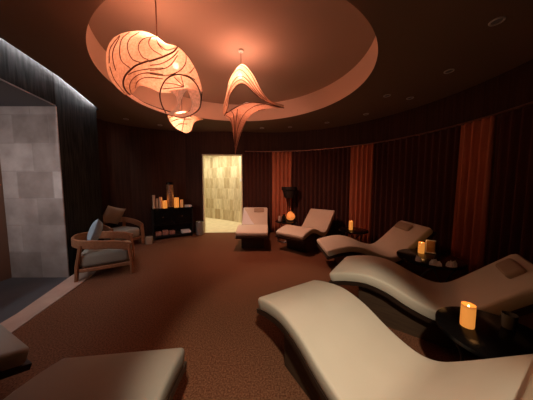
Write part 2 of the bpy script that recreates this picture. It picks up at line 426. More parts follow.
o = mb.build('curtain_track', M['track']); o['label'] = 'thin curved bronze curtain track running along the whole curtained wall'; o['category'] = 'curtain track'

# ------------------------------------------------------------------ loungers
prof = spline([(0, 0, .42), (.18, 0, .475), (.38, 0, .505), (.58, 0, .47), (.78, 0, .385), (.94, 0, .345), (1.05, 0, .37), (1.16, 0, .46), (1.32, 0, .615), (1.50, 0, .79)], 6)
TH, SH, LW = .095, .036, .67
def lnorm(i):
    t = (prof[min(i + 1, len(prof) - 1)] - prof[max(i - 1, 0)]).normalized(); return Vector((-t.z, 0, t.x)), t
def L3(s, lat, z): return Vector((lat, s, z))            # lounger local: +Y from foot to head
def make_lounger():
    root = thing('spa_lounger', 'x', 'lounger', group='wave-shaped spa loungers around the room')
    mb = MB(); rs = []; m = len(prof); c = .022
    def section(i, scale, shift):
        nn, tt = lnorm(i); p = prof[i] + tt * shift; ring = []
        hw = LW / 2 - (1 - scale) * .03; y0, y1 = -TH + (1 - scale) * .03, -(1 - scale) * .03
        for cx, cy, a0 in ((hw - c, y1 - c, 0), (-hw + c, y1 - c, 90), (-hw + c, y0 + c * .4, 180), (hw - c, y0 + c * .4, 270)):
            for k in range(4):
                a = R(a0 + 30 * k); rr = c if a0 < 180 else c * .4
                la = cx + c * math.cos(a); n_ = cy + rr * math.sin(a); q = p + nn * n_
                ring.append((la, q.x, q.z))
        return ring
    rs.append(section(0, 0, .0)); rs.append(section(0, .7, .010))
    for i in range(1, m - 1): rs.append(section(i, 1, 0))
    rs.append(section(m - 1, .7, -.010)); rs.append(section(m - 1, 0, 0))
    mb.rings(rs); mb.build('cushion', M['cushion'], root)
    mb = MB(); rs = []
    for i in range(m):
        nn, tt = lnorm(i); p = prof[i] + (tt * -.018 if i == 0 else Vector((0, 0, 0)))
        a = p - nn * (TH + .0005); b = p - nn * (TH + SH); h = LW / 2 + .004
        rs.append([(-h, a.x, a.z), (h, a.x, a.z), (h, b.x, b.z), (-h, b.x, b.z)])
    mb.rings(rs); mb.build('shell', M['shell'], root)
    mb = MB(); rs = []
    for i in range(m):
        if .26 <= prof[i].x <= 1.2:
            nn, tt = lnorm(i); b = prof[i] - nn * (TH + SH + .0005)
            f = min(1, max(0, (prof[i].x - .26) / .9)); s0 = .30 + f * .74
            rs.append([(-.25, s0, 0), (.25, s0, 0), (.25, b.x, max(b.z, .06)), (-.25, b.x, max(b.z, .06))])
    mb.rings(rs); mb.build('plinth', M['plinth'], root)
    return root
def head_pad(root, lat, wid=.27, d=1.36):
    # flat head pad strapped near the top of the backrest
    i = min(range(len(prof)), key=lambda k: abs(prof[k].x - d)); nn, tt = lnorm(i)
    mt = Matrix(((1, 0, 0, lat), (0, tt.x, nn.x, prof[i].x + nn.x * .012), (0, tt.z, nn.z, prof[i].z + nn.z * .012), (0, 0, 0, 1)))
    MB().rbox((-wid / 2, -.065, -.02), (wid / 2, .065, .032), .025, mt).build('head_pillow', M['headpad'], root)
def ang(ax): return math.atan2(ax[1], ax[0]) - math.pi / 2
base = make_lounger()
GL = 'wave-shaped spa loungers around the room'
spots = [((-.305, 4.03), (.0, 1), 'beige wave lounger standing next to the lit doorway', (.10, .27, 1.42)),
         ((.43, 3.95), (.66, .75), 'beige wave lounger with a bare backrest, between the salt lamp and the small candle table', None),
         ((.89, 3.23), (.995, -.02), 'beige wave lounger with head pillow, between the small candle table and the card table', (-.10, .34, 1.40)),
         ((.885, 2.43), (.80, -.60), 'beige wave lounger with a shaded backrest, between the card table and the arched iron table', (-.02, .28, 1.42)),
         ((.20, 1.85), (.5, -.866), 'brightly lit cream wave lounger, largest in view, beside the arched iron table', (-.02, .40, 1.47)),
         ((-.826, 1.12), (.116, -.993), 'lounger foot with a pale lit edge beside bare carpet, across from the brightest lounger', None),
         ((-1.725, 1.288), (-.417, -.909), 'shadowed lounger foot cut by the picture edge beside the beige stone threshold', None)]
loungers = []
for i, (f, ax, lab, pad) in enumerate(spots):
    o = base if i == 0 else copy_tree(base)
    loungers.append(o); o['label'] = lab; o.location = (f[0], f[1], 0); o.rotation_euler = (0, 0, ang(ax))
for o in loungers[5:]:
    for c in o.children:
        if c.name.startswith('cushion'): c.data = c.data.copy(); c.data.materials[0] = M['cushionshade']
for o, s in zip(loungers, spots):
    if s[3]: head_pad(o, *s[3])

# thin white triangle modelling a patch of corridor light on the far lounger's backrest
def back_pt(s_, lat, up):
    i = min(range(len(prof)), key=lambda k: abs(prof[k].x - s_)); nn, tt = lnorm(i); q = prof[i] + nn * up
    return (lat, q.x, q.z)
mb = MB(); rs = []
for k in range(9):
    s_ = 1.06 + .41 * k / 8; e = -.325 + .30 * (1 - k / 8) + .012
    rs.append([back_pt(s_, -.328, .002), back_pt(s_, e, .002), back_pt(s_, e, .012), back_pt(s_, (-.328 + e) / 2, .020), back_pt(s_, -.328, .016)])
o = mb.rings(rs).build('towel_or_light_patch', M['white']); o.location = loungers[0].location; o.rotation_euler = loungers[0].rotation_euler
o['label'] = 'white triangle modelling a patch of corridor light on the backrest of the lounger next to the doorway'; o['category'] = 'towel'
# ------------------------------------------------------------------ side tables
TZ = .50
def make_table(r=.28):
    root = thing('side_table', 'x', 'side table')
    MB().lathe([(r - .01, TZ - .028), (r, TZ - .024), (r, TZ - .004), (r - .006, TZ)], seg=40).build('table_top', M['black'], root)
    MB().tube([(r * .80 * math.cos(2 * math.pi * k / 40), r * .80 * math.sin(2 * math.pi * k / 40), .012) for k in range(40)], .012, loop=True).build('base_ring', M['iron'], root)
    for k in range(4):
        a = 2 * math.pi * k / 4 + .4; pts = []
        for j in range(13):
            t = j / 12; z = .02 + t * (TZ - .05); b = a + (t - .5) * 1.3
            rr = r * (.80 + .06 * t) - .10 * math.sin(math.pi * t)
            pts.append((rr * math.cos(b), rr * math.sin(b), z))
        MB().tube(pts, .010).build('leg', M['iron'], root)
    return root
tb = make_table(); GT = 'round black side tables between the loungers'; tb['group'] = GT
tb['label'] = 'round black side table carrying the glowing salt lamp'; tb.location = (.50, 4.98, 0)
T2 = dup(tb, 'round black side table with a lone candle in front of the russet curtain', (1.75, 3.98, 0), .7)
T4 = dup(tb, 'round black iron table with arched legs, beside the brightest lounger', (1.39, 1.15, 0), .2)
T3 = make_table(.34); T3['group'] = GT; T3['label'] = 'round black side table carrying a candle, card holder and crumpled cloths'; T3.location = (2.03, 2.44, 0)

# candles
def make_candle(h, r, mb_=None, m='amber'):
    root = thing('candle_light', 'x', 'candle')
    MB().lathe([(r * .96, 0), (r, .01), (r, h - .004), (r * .97, h), (r * .90, h - .004), (r * .9, h - .03), (0.001, h - .03)], seg=24).build('glass_cup', M[m], root)
    MB().lathe([(r * 1.0, h - .012), (r * 1.012, h - .008), (r * 1.0, h + .001)], seg=24, cap=False).build('cup_rim', M['amberlip'], root)
    if m == 'amber':
        MB().lathe([(.001, h - .032), (.008, h - .022), (.005, h - .008), (.001, h)], seg=10).build('flame', M['flame'], root)
    return root
def lamp(name, loc, power, color, size=.05, kind='POINT'):
    l = bpy.data.lights.new(name, kind); l.energy = power; l.color = color
    if kind in ('POINT', 'SPOT'): l.shadow_soft_size = size
    o = bpy.data.objects.new(name, l); col.objects.link(o); o.location = loc; return o
CAND = (1, .42, .12)
GC = 'amber candle lights'
def candle(px, py, label, h=.142, r=.035, m='amber', z=TZ, pw=.22, loc=None):
    p = loc or at_z(px, py, z); c = make_candle(h, r, m=m); c.location = (p[0], p[1], z + .001); c['label'] = label; c['group'] = GC
    if pw: lamp('candle_lamp', (p[0], p[1], z + h + .05), pw, CAND, .02)
    return c
candle(467, 326, 'tall amber candle light glowing on the arched iron table')
candle(421, 253, 'amber candle light glowing beside the card holder')
candle(350, 229, 'slim amber candle light alone on the table before the russet curtain', .175, .037, loc=(1.70, 3.98))
# salt lamp
sl = thing('salt_lamp', 'rounded glowing orange salt lamp on a small black table', 'lamp', (.60, 4.95, TZ))
mb = MB(); rs = []
for i in range(9):
    t = i / 8; z = .03 + .21 * t; rr = .105 * math.sin(math.pi * (.16 + .80 * t)) ** .7
    rs.append([((rr * (1 + .12 * math.sin(3 * a + 5 * t) + .06 * math.sin(7 * a))) * math.cos(a), (rr * (1 + .12 * math.sin(3 * a + 5 * t) + .06 * math.sin(7 * a))) * math.sin(a), z) for a in [2 * math.pi * k / 20 for k in range(20)]])
mb.rings(rs).build('salt_crystal', M['salt'], sl)
MB().lathe([(.085, .001), (.09, .01), (.08, .035)]).build('base', M['blackmat'], sl)
lamp('salt_lamp_bulb', (.60, 4.72, TZ + .2), .5, CAND, .05)
# small vessels by the salt lamp
o = MB().lathe([(.035, 0), (.045, .05), (.04, .10), (.028, .13), (.026, .125), (.036, .10), (.04, .05), (.001, .012)]).build('glass_jar', mat('pale_jar_glass', (.45, .33, .27), .2, spec=.5)); o.location = (.33, 4.93, TZ + .001)
o['label'] = 'small pale jar on the salt lamp table, away from the lamp'; o['category'] = 'jar'
o = MB().lathe([(.03, 0), (.05, .02), (.052, .12), (.03, .15), (.02, .19), (.001, .19)]).build('dark_bottle', M['black']); o.location = (.43, 4.86, TZ + .001)
o['label'] = 'stubby black bottle between the pale jar and salt lamp'; o['category'] = 'bottle'
# card holder and crumpled cloths on the wide table
ch = thing('card_holder', 'small upright acrylic holder with yellow brown cards beside the candle', 'card holder', (2.18, 2.60, TZ + .001), -.55)
mb = MB(); mb.box((-.055, -.03, 0), (.055, .03, .006)); mb.box((-.055, .024, .006), (.055, .03, .165))
mb.build('holder', M['white'], ch, False)
MB().box((-.042, .0, .007), (.042, .023, .155)).build('cards', M['card'], ch, False)
def crumple(x, y, label, s, rz):
    p = Vector((x, y, TZ)); mb = MB(); rs = []; nseg = 14
    rnd = random.Random(label)
    k = [rnd.uniform(.35, 1.35) for _ in range(nseg)]
    for t, zz in ((.2, 0), (1, .005), (.95, .03), (.6, .055), (.15, .045)):
        rs.append([(s * t * k[j] * math.cos(2 * math.pi * j / nseg), .45 * s * t * k[(j * 3) % nseg] * math.sin(2 * math.pi * j / nseg), zz * (.3 + .9 * k[(j * 5) % nseg])) for j in range(nseg)])
    o = mb.rings(rs).build('crumpled_cloth', M['white']); o.location = (p.x, p.y, TZ + .001); o.rotation_euler = (0, 0, rz)
    o['label'] = label; o['category'] = 'cloth'; o['group'] = 'crumpled white cloths'
crumple(1.78, 2.29, 'crumpled white cloth below the glowing candle, closest of three to it', .042, -.9)
crumple(1.88, 2.17, 'largest crumpled white cloth, in the middle of the three', .050, -.5)
crumple(2.02, 2.125, 'flat crumpled white cloth at the table edge under the russet curtain', .042, -.2)
# small glass with a glint on the iron table
p = at_z(516, 325, TZ)
o = MB().lathe([(.030, 0), (.034, .01), (.036, .09), (.033, .09), (.030, .012), (.001, .008)]).build('drinking_glass', M['glass']); o.location = (1.53, 1.20, TZ + .001)
o['label'] = 'dark little drinking glass on the arched iron table beyond the candle'; o['category'] = 'glass'
# floor lamp with bowl shade (unlit)
fl = thing('floor_lamp', 'unlit black floor lamp with wide bowl shade before the russet curtain', 'floor lamp', (.62, 5.45, 0))
MB().lathe([(.14, 0), (.14, .015), (.03, .03)]).build('base', M['blackmat'], fl)
MB().lathe([(.014, .02), (.014, 1.06)], seg=12).build('pole', M['blackmat'], fl)
MB().lathe([(.05, 1.03), (.13, 1.06), (.165, 1.16), (.185, 1.25), (.215, 1.27), (.215, 1.35), (.205, 1.35), (.20, 1.28), (.15, 1.18), (.12, 1.08), (.001, 1.05)]).build('lamp_shade', M['blackmat'], fl)

# ------------------------------------------------------------------ console and what stands on it
CO = Vector((-2.84, 4.93)); cdir = Vector((.84, .5426)); crz = math.atan2(cdir.y, cdir.x); CL, CD, CH = .98, .36, .80
cs = thing('console_table', 'black console table with drawers and open lower shelf, beside the doorway', 'console table', (CO.x, CO.y, 0), crz)
MB().box((-.01, -.01, CH - .03), (CL + .01, CD, CH)).build('top', M['black'], cs, False, bevel=.004)
mb = MB(); mb.box((0, 0, .06), (.03, CD - .01, CH - .03)); mb.box((CL - .03, 0, .06), (CL, CD - .01, CH - .03)); mb.box((.03, CD - .03, .06), (CL - .03, CD - .01, CH - .03)); mb.box((.03, .02, .36), (CL - .03, CD - .03, .385))
mb.build('body', M['blackmat'], cs, False)
MB().box((.0, .0, .06), (CL, CD - .012, .09)).build('shelf', M['blackmat'], cs, False)
for k in range(2):
    x0 = .035 + k * (CL - .07) / 2
    d = MB().box((x0 + .004, -.006, .39), (x0 + (CL - .07) / 2 - .004, .016, CH - .036)).build('drawer', M['black'], cs, False, bevel=.003)
    MB().lathe([(.001, -.014), (.016, -.010), (.018, 0), (.008, .010), (.008, .018)], seg=14).build('knob', M['chrome'], d).matrix_local = Matrix.Translation((x0 + .2, -.022, .58)) @ Matrix.Rotation(R(-90), 4, 'X')
for x in (.02, CL - .06):
    for y in (.02, CD - .06): MB().box((x, y, 0), (x + .04, y + .04, .06)).build('leg', M['blackmat'], cs, False)
def con(u, v): q = CO + cdir * u + Vector((-cdir.y, cdir.x)) * v; return q.x, q.y
def pcandle(u, v, h, r, label):
    x, y = con(u, v); c = thing('pillar_candle', label, 'candle', (x, y, CH + .001), group='unlit pillar candles on the console')
    MB().lathe([(r, 0), (r, h - .01), (r - .008, h), (.001, h - .012)], seg=20).build('wax', M['ivory'], c)
    MB().tube([(0, 0, h - .014), (.001, 0, h + .012)], .003, 6).build('wick', M['blackmat'], c)
pcandle(.055, .16, .34, .034, 'tallest unlit ivory pillar candle at the armchair end of the console')
pcandle(.135, .20, .25, .032, 'shortest unlit ivory pillar candle, in the middle of three')
pcandle(.205, .13, .29, .036, 'unlit ivory pillar candle next to the first lit candle on the console')
x, y = con(.30, .10); candle(0, 0, 'lit amber candle on the console, beside the pillar candles', .19, .055, z=CH, pw=.25, loc=(x, y))
x, y = con(.585, .13); candle(0, 0, 'lit amber candle on the console, just beyond the tall lantern', .26, .060, m='amber', z=CH, pw=.25, loc=(x, y))
x, y = con(.71, .10); candle(0, 0, 'thin dim amber candle on the console, between lit candle and white papers', .20, .036, m='amberdim', z=CH, pw=0, loc=(x, y))
x, y = con(.44, .17)
lt = thing('tall_lantern', 'tall mottled bronze glass lantern in the middle of the console', 'lantern', (x, y, CH + .001))
MB().lathe([(.075, .02), (.08, .03), (.08, .60), (.076, .61)], seg=28).build('glass_body', M['mottled'], lt)
MB().lathe([(.088, 0), (.088, .02), (.076, .022)]).build('base', M['blackmat'], lt)
MB().lathe([(.082, .605), (.088, .61), (.088, .655), (.07, .67), (.001, .672)]).build('lid', M['black'], lt)
x, y = con(.80, .12)
def sheaf(name, label, loc, rz, w, d, h, n_, m, grp=None):
    t = MB()
    for k in range(n_):
        r_ = (k * 7 % 5 - 2) * .004
        t.box((-w / 2 + r_, -d / 2 - r_, h * k / n_), (w / 2 + r_, d / 2 - r_, h * (k + .92) / n_))
    o = t.build(name, m, None, False); o.location = loc; o.rotation_euler = (0, 0, rz); o['label'] = label; o['category'] = 'papers'
    if grp: o['group'] = grp
sheaf('paper_stack', 'low stack of white papers on the doorway end of the console top', (*con(.875, .14), CH + .001), crz, .15, .22, .05, 5, M['paperwhite'])
for k, (u, h) in enumerate(((.13, .10), (.29, .12), (.45, .09))):
    o = MB().rbox((-.07, -.09, 0), (.07, .09, h), .02).build('towel_or_light_patch', M['redbooks']); o.location = (*con(u, .14), .091); o.rotation_euler = (0, 0, crz)
    o['label'] = ['reddish folded towel on the console shelf, at the armchair end', 'tallest reddish folded towel on the console shelf', 'reddish folded towel on the console shelf, next to the white papers'][k]; o['category'] = 'towel'; o['group'] = 'folded towels on the console shelf'
sheaf('paper_stack', 'stack of white papers on the lower shelf of the console', (*con(.80, .13), .091), crz, .22, .22, .07, 6, M['paperwhite'])
# bin and box
bn = thing('waste_bin', 'slim grey waste bin on the floor between console and doorway', 'bin', (-1.88, 5.56, 0))
MB().lathe([(.09, 0), (.10, .02), (.105, .37), (.10, .37), (.09, .03), (.001, .025)]).build('body', M['grey'], bn)
MB().lathe([(.104, .36), (.109, .37), (.106, .38), (.098, .372)], cap=False).build('rim', M['chrome'], bn)
o = MB().rbox((-.07, -.07, 0), (.07, .07, .17), .01).build('small_box', M['tancloth']); o.location = (-2.80, 4.69, 0); o.rotation_euler = (0, 0, .4)
o['label'] = 'small tan box on the carpet between the armchair and the console'; o['category'] = 'box'

# ------------------------------------------------------------------ armchairs (local +Y is the front)
def make_chair():
    root = thing('armchair', 'x', 'armchair', group='low wooden armchairs')
    path = spline([(-.355, .37, .46), (-.365, .20, .515), (-.37, -.05, .555), (-.33, -.26, .58), (-.18, -.375, .595), (0, -.395, .60), (.18, -.375, .595), (.33, -.26, .58), (.37, -.05, .555), (.365, .20, .515), (.355, .37, .46)], 5)
    MB().sweep(path, .036, .135).build('arm_rail', M['wood'], root)
    for sx in (-1, 1):
        MB().sweep([(sx * .352, .375, .0), (sx * .355, .37, .25), (sx * .355, .345, .50)], .085, .045, up=(0, 1, 0)).build('leg', M['wood'], root)
        MB().sweep([(sx * .31, -.34, .0), (sx * .32, -.32, .25), (sx * .335, -.26, .57)], .075, .045, up=(0, 1, 0)).build('leg', M['wood'], root)
    MB().sweep(spline([(-.345, .36, .17), (-.345, -.1, .17), (-.30, -.32, .17), (0, -.36, .17), (.30, -.32, .17), (.345, -.1, .17), (.345, .36, .17), ], 4), .03, .055).build('seat_frame', M['wood'], root)
    MB().box((-.33, .345, .145), (.33, .375, .195)).build('front_rail', M['wood'], root, False, bevel=.006)
    MB().rbox((-.325, -.31, .19), (.325, .355, .425), .07).build('seat_cushion', M['greycloth'], root)
    return root
ch1 = make_chair()
f1 = Vector((.85, .527)); 
near_rear = Vector((-2.74, 2.80)); side = Vector((f1.y, -f1.x))   # towards the viewer
c1 = near_rear + f1 * .31 - side * .29
ch1.location = (c1.x, c1.y, 0); ch1.rotation_euler = (0, 0, ang(f1)); ch1.scale = (.94, .94, .94); ch1['label'] = 'wooden armchair with blue pillow, beside the stone wall'
f2 = Vector((.93, -.37)); c2 = Vector((-3.41, 4.53))
ch2 = dup(ch1, 'wooden armchair with tan pillow, standing behind the other armchair', (c2.x, c2.y, 0), ang(f2))
def throw(chair, m, label, x, y, z, tilt, rz, s=.40, roll=9):
    o = MB().pillow(s, s * .95, .15, Matrix.Identity(4)).build('throw_pillow', m)
    mw = Matrix.Translation(chair.location) @ Matrix.Rotation(chair.rotation_euler.z, 4, 'Z') @ Matrix.Translation((x, y, z)) @ Matrix.Rotation(rz, 4, 'Z') @ Matrix.Rotation(R(tilt), 4, 'X') @ Matrix.Rotation(R(roll), 4, 'Z')
    o.location = mw.to_translation(); o.rotation_euler = mw.to_euler(); o['label'] = label; o['category'] = 'pillow'; o['group'] = 'throw pillows on the armchairs'
throw(ch1, M['bluecloth'], 'pale blue throw pillow leaning in the armchair beside the stone wall', .04, -.115, .665, 72, .0, .40, 14)
throw(ch2, M['tancloth'], 'tan throw pillow leaning in the armchair nearer the console', .02, -.115, .705, 70, .0, .44, 18)

# light switch plate in the corridor
o = MB().rbox((-.04, -.006, -.06), (.04, .006, .06), .005).build('light_switch', M['white']); o.location = (-.93, 7.345, 1.58)
o['label'] = 'white switch plate on the pale corridor wall seen through the doorway'; o['category'] = 'switch'

# ------------------------------------------------------------------ recessed ceiling downlights
GDL = 'small round ceiling downlights'
def make_down():
    r = thing('ceiling_downlight', 'x', 'downlight', group=GDL)
    MB().lathe([(.056, .0), (.054, -.008), (.045, -.010), (.040, -.002)], cap=False).build('trim_ring', M['trim'], r)
    MB().lathe([(.039, -.001), (.030, -.004), (.001, -.006)]).build('lens', M['lens'], r)
    return r
dlb = make_down()
dls = [(126, 119, 'unlit ceiling downlight over the corner behind the armchairs'), (160, 125, 'unlit ceiling downlight over the black console'),
       (238, 126, 'unlit ceiling downlight over the lit doorway'), (262, 128, 'unlit ceiling downlight over the narrow dark curtain'),
       (290, 127, 'unlit ceiling downlight over the russet curtain behind the floor lamp'), (327, 122.5, 'unlit ceiling downlight over the wide dark curtain behind the salt lamp lounger'),
       (366, 114, 'unlit ceiling downlight over the russet curtain behind the lone candle'), (387, 95.5, 'faint ceiling downlight set closest to the oval recess'),
       (410, 98, 'bright-glinting ceiling downlight just outward of the faint one'), (449, 71, 'second largest ceiling downlight, on the dark ceiling over the shaded lounger'),
       (497, 21, 'largest ceiling downlight, alone near the top corner of the dark ceiling')]
for i, (px, py, lab) in enumerate(dls):
    p = at_z(px, py, CEIL); o = dlb if i == 0 else copy_tree(dlb); o['label'] = lab; o.location = (p.x, p.y, CEIL - .0005)
o = copy_tree(dlb); o['label'] = 'lit ceiling spotlight aimed at the brightest lounger'; o.location = (.15, -.55, CEIL - .0005)

# ------------------------------------------------------------------ sculptural paper pendants
def body_from(sections, Y0, mid):
    depth = ray(*mid).normalized()   # the shell is turned to face the entrance side
    """closed shell: each section is (top px, bottom px, half depth)"""
    rs = []
    for (tx, ty), (bx, by), d in sections:
        a, b = at_y(tx, ty, Y0), at_y(bx, by, Y0); c = (a + b) / 2; h = (a - b) / 2
        rs.append([c + h * math.cos(t) + depth * d * -math.sin(t) for t in [2 * math.pi * k / 32 for k in range(32)]])
    return rs
def resample(rs, n=5):
    cols = [spline([r[j] for r in rs], n) for j in range(len(rs[0]))]
    return [[c[i] for c in cols] for i in range(len(cols[0]))]
def ribs_on(obj_list, polylines, conv, parent, r=.006, name='rib', lift=.004):
    out = []
    trees = []
    for o in obj_list:
        trees.append(BVHTree.FromPolygons([v.co.copy() for v in o.data.vertices], [tuple(p.vertices) for p in o.data.polygons]))
    org = parent.location; eye = Vector((0, 0, EYE)) - org
    for k, pl in enumerate(polylines):
        rr = r
        pts = [conv(*q) for q in pl]; pts = spline([Vector((x, y, 0)) for x, y in pts], 6); run = []
        for q in pts:
            d = ray(q.x, q.y).normalized(); best = None
            for t in trees:
                h = t.ray_cast(eye, d)
                if h[0] is not None and (best is None or h[3] < best[1]): best = (h[0], h[3])
            if best: run.append(best[0] - d * lift)
            elif len(run) > 2: out.append(run); run = []
        if len(run) > 2: out.append(run)
    for run in out: MB().tube(run, r, 6).build(name, M['rib'], parent)
def shift(mb, org): mb.v = [(x - org.x, y - org.y, z - org.z) for x, y, z in mb.v]; return mb
def ribbon(mb, front, back, n=6):
    f = spline(front, n); b = spline(back, n)
    mid = [(p + q) / 2 for p, q in zip(f, b)]
    mb.rings([[p, m_, q] for p, m_, q in zip(f, mid, b)], closed=False, cap=False); return f, b
WARM = (1, .47, .32)
bulbm = glow('pendant_bulb', WARM, 12)
def bulb(p, parent, power, r=.03):
    MB().lathe([(r * math.sin(math.pi * k / 10) + .0005, -r * math.cos(math.pi * k / 10)) for k in range(11)], seg=16).build('bulb', bulbm, parent).location = Vector(p) - parent.location
    lamp('pendant_light', Vector(p) - Vector((0, 0, r + .05)), power, WARM, .04)

# --- large nautilus-like shell lamp
YA = 2.2
pa = at_y(157, 34, YA)
A = thing('paper_pendant_lamp', 'largest paper pendant lamp, shell-shaped with swirling ribs and open loop', 'pendant lamp', pa, group='sculptural paper pendant lamps')
secA = [((107, 58), (107, 63), .03), ((109, 46), (110, 77), .17), ((114, 38), (115, 85), .22), ((121, 34), (121.5, 91.5), .25), ((128, 32), (128.5, 96), .27), ((134, 31.3), (134.5, 91), .275), ((139, 31), (140, 85.5), .28),
        ((147, 32), (150, 88), .28), ((157, 37), (159, 92), .27), ((165, 43), (167, 93), .26), ((171, 44.5), (173, 92), .25), ((178, 47), (178, 90), .24), ((187, 56), (189, 90), .20), ((195, 69), (196, 94), .15), ((200, 82), (200, 98), .09), ((202, 90), (202, 93), .02)]
mb = MB(); mb.rings(resample(body_from(secA, YA, (157, 68)), 4)); bodyA = shift(mb, pa).build('shell_shade', M['papera'], A)
mb = MB()
rim = [(126, 95), (133, 100), (142, 105), (155, 110.5), (169, 115), (183, 117.5), (194, 113.5), (200, 107), (202, 92)]
rimw = [(130, 93), (136, 97), (144, 102.5), (156, 107.5), (170, 112.3), (182, 114), (191, 110), (196.5, 103), (198.5, 91)]
fr = [at_y(x, y, YA - .16) for x, y in rim]; bk = [at_y(x, y, YA + .04) for x, y in rimw]
f, b = ribbon(mb, fr, bk)
bandA = shift(mb, pa).build('rim_band', M['paperd'], A)
MB().tube([p - pa for p in f], .005, 6).build('rib', M['rib'], A); MB().tube([p - pa for p in b], .004, 6).build('rib', M['rib'], A)
mb = MB()   # sheet on the far side of the loop and the waisted column between the two openings
ribbon(mb, [at_y(*q, YA - .14) for q in [(202, 90), (201.5, 99), (198, 108), (190, 116)]], [at_y(*q, YA - .20) for q in [(187, 89), (190, 97), (192.5, 104), (188, 115)]])
lobeA = shift(mb, pa).build('side_lobe', M['paperd'], A)
mb = MB()
ribbon(mb, [at_y(*q, YA - .16) for q in [(166, 91), (173.5, 93.5), (177, 100), (175.5, 108), (168, 113.5)]], [at_y(*q, YA - .24) for q in [(189, 88), (184.5, 93), (181, 101), (178.5, 109), (173, 115)]])
colA = shift(mb, pa).build('inner_column', M['paperd'], A)
cv = lambda ox, oy, pts: [(ox + x / 8.883, oy + y / 8.883) for x, y in pts]
ident = lambda x, y: (x, y)
ribs_on([bodyA], [cv(103, 26, q) for q in [[(55, 330), (58, 220), (95, 150), (150, 85)], [(112, 395), (88, 300), (92, 210), (150, 95)], [(240, 375), (165, 310), (148, 220), (165, 120), (235, 55)],
    [(330, 325), (255, 290), (216, 190), (240, 110), (320, 58)], [(400, 300), (345, 270), (313, 190), (350, 120), (440, 92)], [(525, 262), (440, 210), (405, 150), (430, 100), (485, 100)], [(530, 210), (492, 165), (478, 122)]]] +
    [cv(103, 60, q) for q in [[(533, 70), (400, 80), (290, 100), (222, 132)], [(533, 130), (430, 115), (330, 125), (262, 170), (236, 230), (250, 300)], [(533, 168), (400, 155), (335, 170), (298, 205), (288, 250)], [(60, 60), (100, 170), (190, 290)]]] +
    [cv(150, 36, q) for q in [[(0, 260), (100, 245), (200, 190), (250, 130)], [(0, 305), (100, 295), (180, 260), (245, 170)], [(0, 335), (100, 350), (180, 345), (262, 310), (312, 250), (322, 185), (300, 125)],
                              [(350, 330), (392, 280), (385, 230)], [(60, 40), (90, 85), (150, 125), (230, 105)], [(400, 390), (340, 355), (300, 345)]]], ident, A, .0042)
ribs_on([bodyA], [cv(103, 60, [(250, 322), (196, 260), (180, 200), (197, 140), (250, 82), (300, 45), (400, 8)]) + cv(150, 36, [(0, 222), (100, 190), (205, 142), (246, 96)])], ident, A, .008)
ribs_on([bodyA], [[(184, 87), (174, 84), (165, 83)], [(184, 87), (173, 88), (163, 89)], [(184, 86.5), (177, 80), (174, 77)], [(184, 86.5), (182, 80), (181, 76)]], ident, A, .004)
ring = [at_y(*q, YA - .32) for q in [(166, 113), (161.5, 104), (160, 93), (164, 82), (171, 76), (180, 74.5), (190, 78), (197.5, 86), (201, 97), (200, 108)]]
MB().tube([p - pa for p in spline(ring, 5)], .0055, 6).build('loop_wire', M['rib'], A)
MB().tube([at_y(157, 38, YA) - pa, Vector((at_y(157, 38, YA).x, YA, RTOP + .004)) - pa], .006, 6).build('cord', M['rib'], A)
bulb(at_y(176, 66, YA), A, 8); lamp('pendant_light', at_y(140, 58, YA), 4, WARM, .05); lamp('pendant_light', at_y(183, 98, YA + .25), 1.5, WARM, .04)  # second and third lamps have no bulb, added to brighten shell and column

# --- folded fabric swirl lamp
YB = 3.0
pb = at_y(241, 66, YB)
B = thing('paper_pendant_lamp', 'folded swirling paper pendant lamp tapering to a long point toward the floor', 'pendant lamp', pb, group='sculptural paper pendant lamps')
arch_in = [(224.5, 116), (228, 107.5), (229.5, 97), (234.5, 88), (240.5, 83.5), (247.5, 86), (258, 96.5), (270, 103.5), (284, 108)]
ridge = [(223, 113), (223.5, 106), (226, 95), (230, 79), (241, 64), (252, 73), (262, 91.5), (272, 102.5), (284, 108)]
mid1 = [(223.7, 115), (225.4, 106.5), (227.5, 96), (232, 83.5), (240.7, 73.5), (250, 79.5), (260, 94), (271, 103), (284, 108)]
dF = [-.03, -.08, -.13, -.17, -.18, -.16, -.12, -.06, .0]
mb = MB(); cur = []
for pts, k in ((arch_in, 1.0), (mid1, .85), (ridge, .1)):
    cur.append(spline([at_y(*q, YB + d * k) for q, d in zip(pts, dF)], 6))
for pts, k, up in ((mid1, -.85, 0), (arch_in, -1.0, -3)):
    cur.append(spline([at_y(q[0], q[1] + up, YB + d * k) for q, d in zip(pts, dF)], 6))
# round the profile by splining across
rows = [spline([c[i] for c in cur], 4) for i in range(len(cur[0]))]
mb.rings(rows, closed=False, cap=False); hoodB = shift(mb, pb).build('hood', M['paperb'], B)
mb = MB(); secs = [((224, 114), (250, 102.5), (284, 108)), ((226, 117), (246, 107), (268, 109)), ((229, 119), (243, 112), (256, 111.5)), ((231, 123), (240, 118), (248.5, 118)), ((232.5, 130), (238.5, 127), (244, 126)), ((234, 141), (236.8, 139.5), (239, 139.5)), ((235, 153), (235.3, 153), (235.6, 152.8))]
rs = []
for l, m_, r_ in secs:
    pl, pm, pr = at_y(*l, YB), at_y(*m_, YB), at_y(*r_, YB); w = (pr - pl).length
    front = spline([pl, at_y(*m_, YB - .28 * w - .005), pr], 6); back = spline([pr, at_y(m_[0], m_[1] + 2, YB + .25 * w + .005), pl], 6)
    rs.append(front[:-1] + back[:-1])
mb.rings(resample(rs, 4), cap=False); funB = shift(mb, pb).build('funnel', M['paperf'], B)
cw = lambda ox, oy, pts: [(ox + x / 6.66, oy + y / 6.66) for x, y in pts]
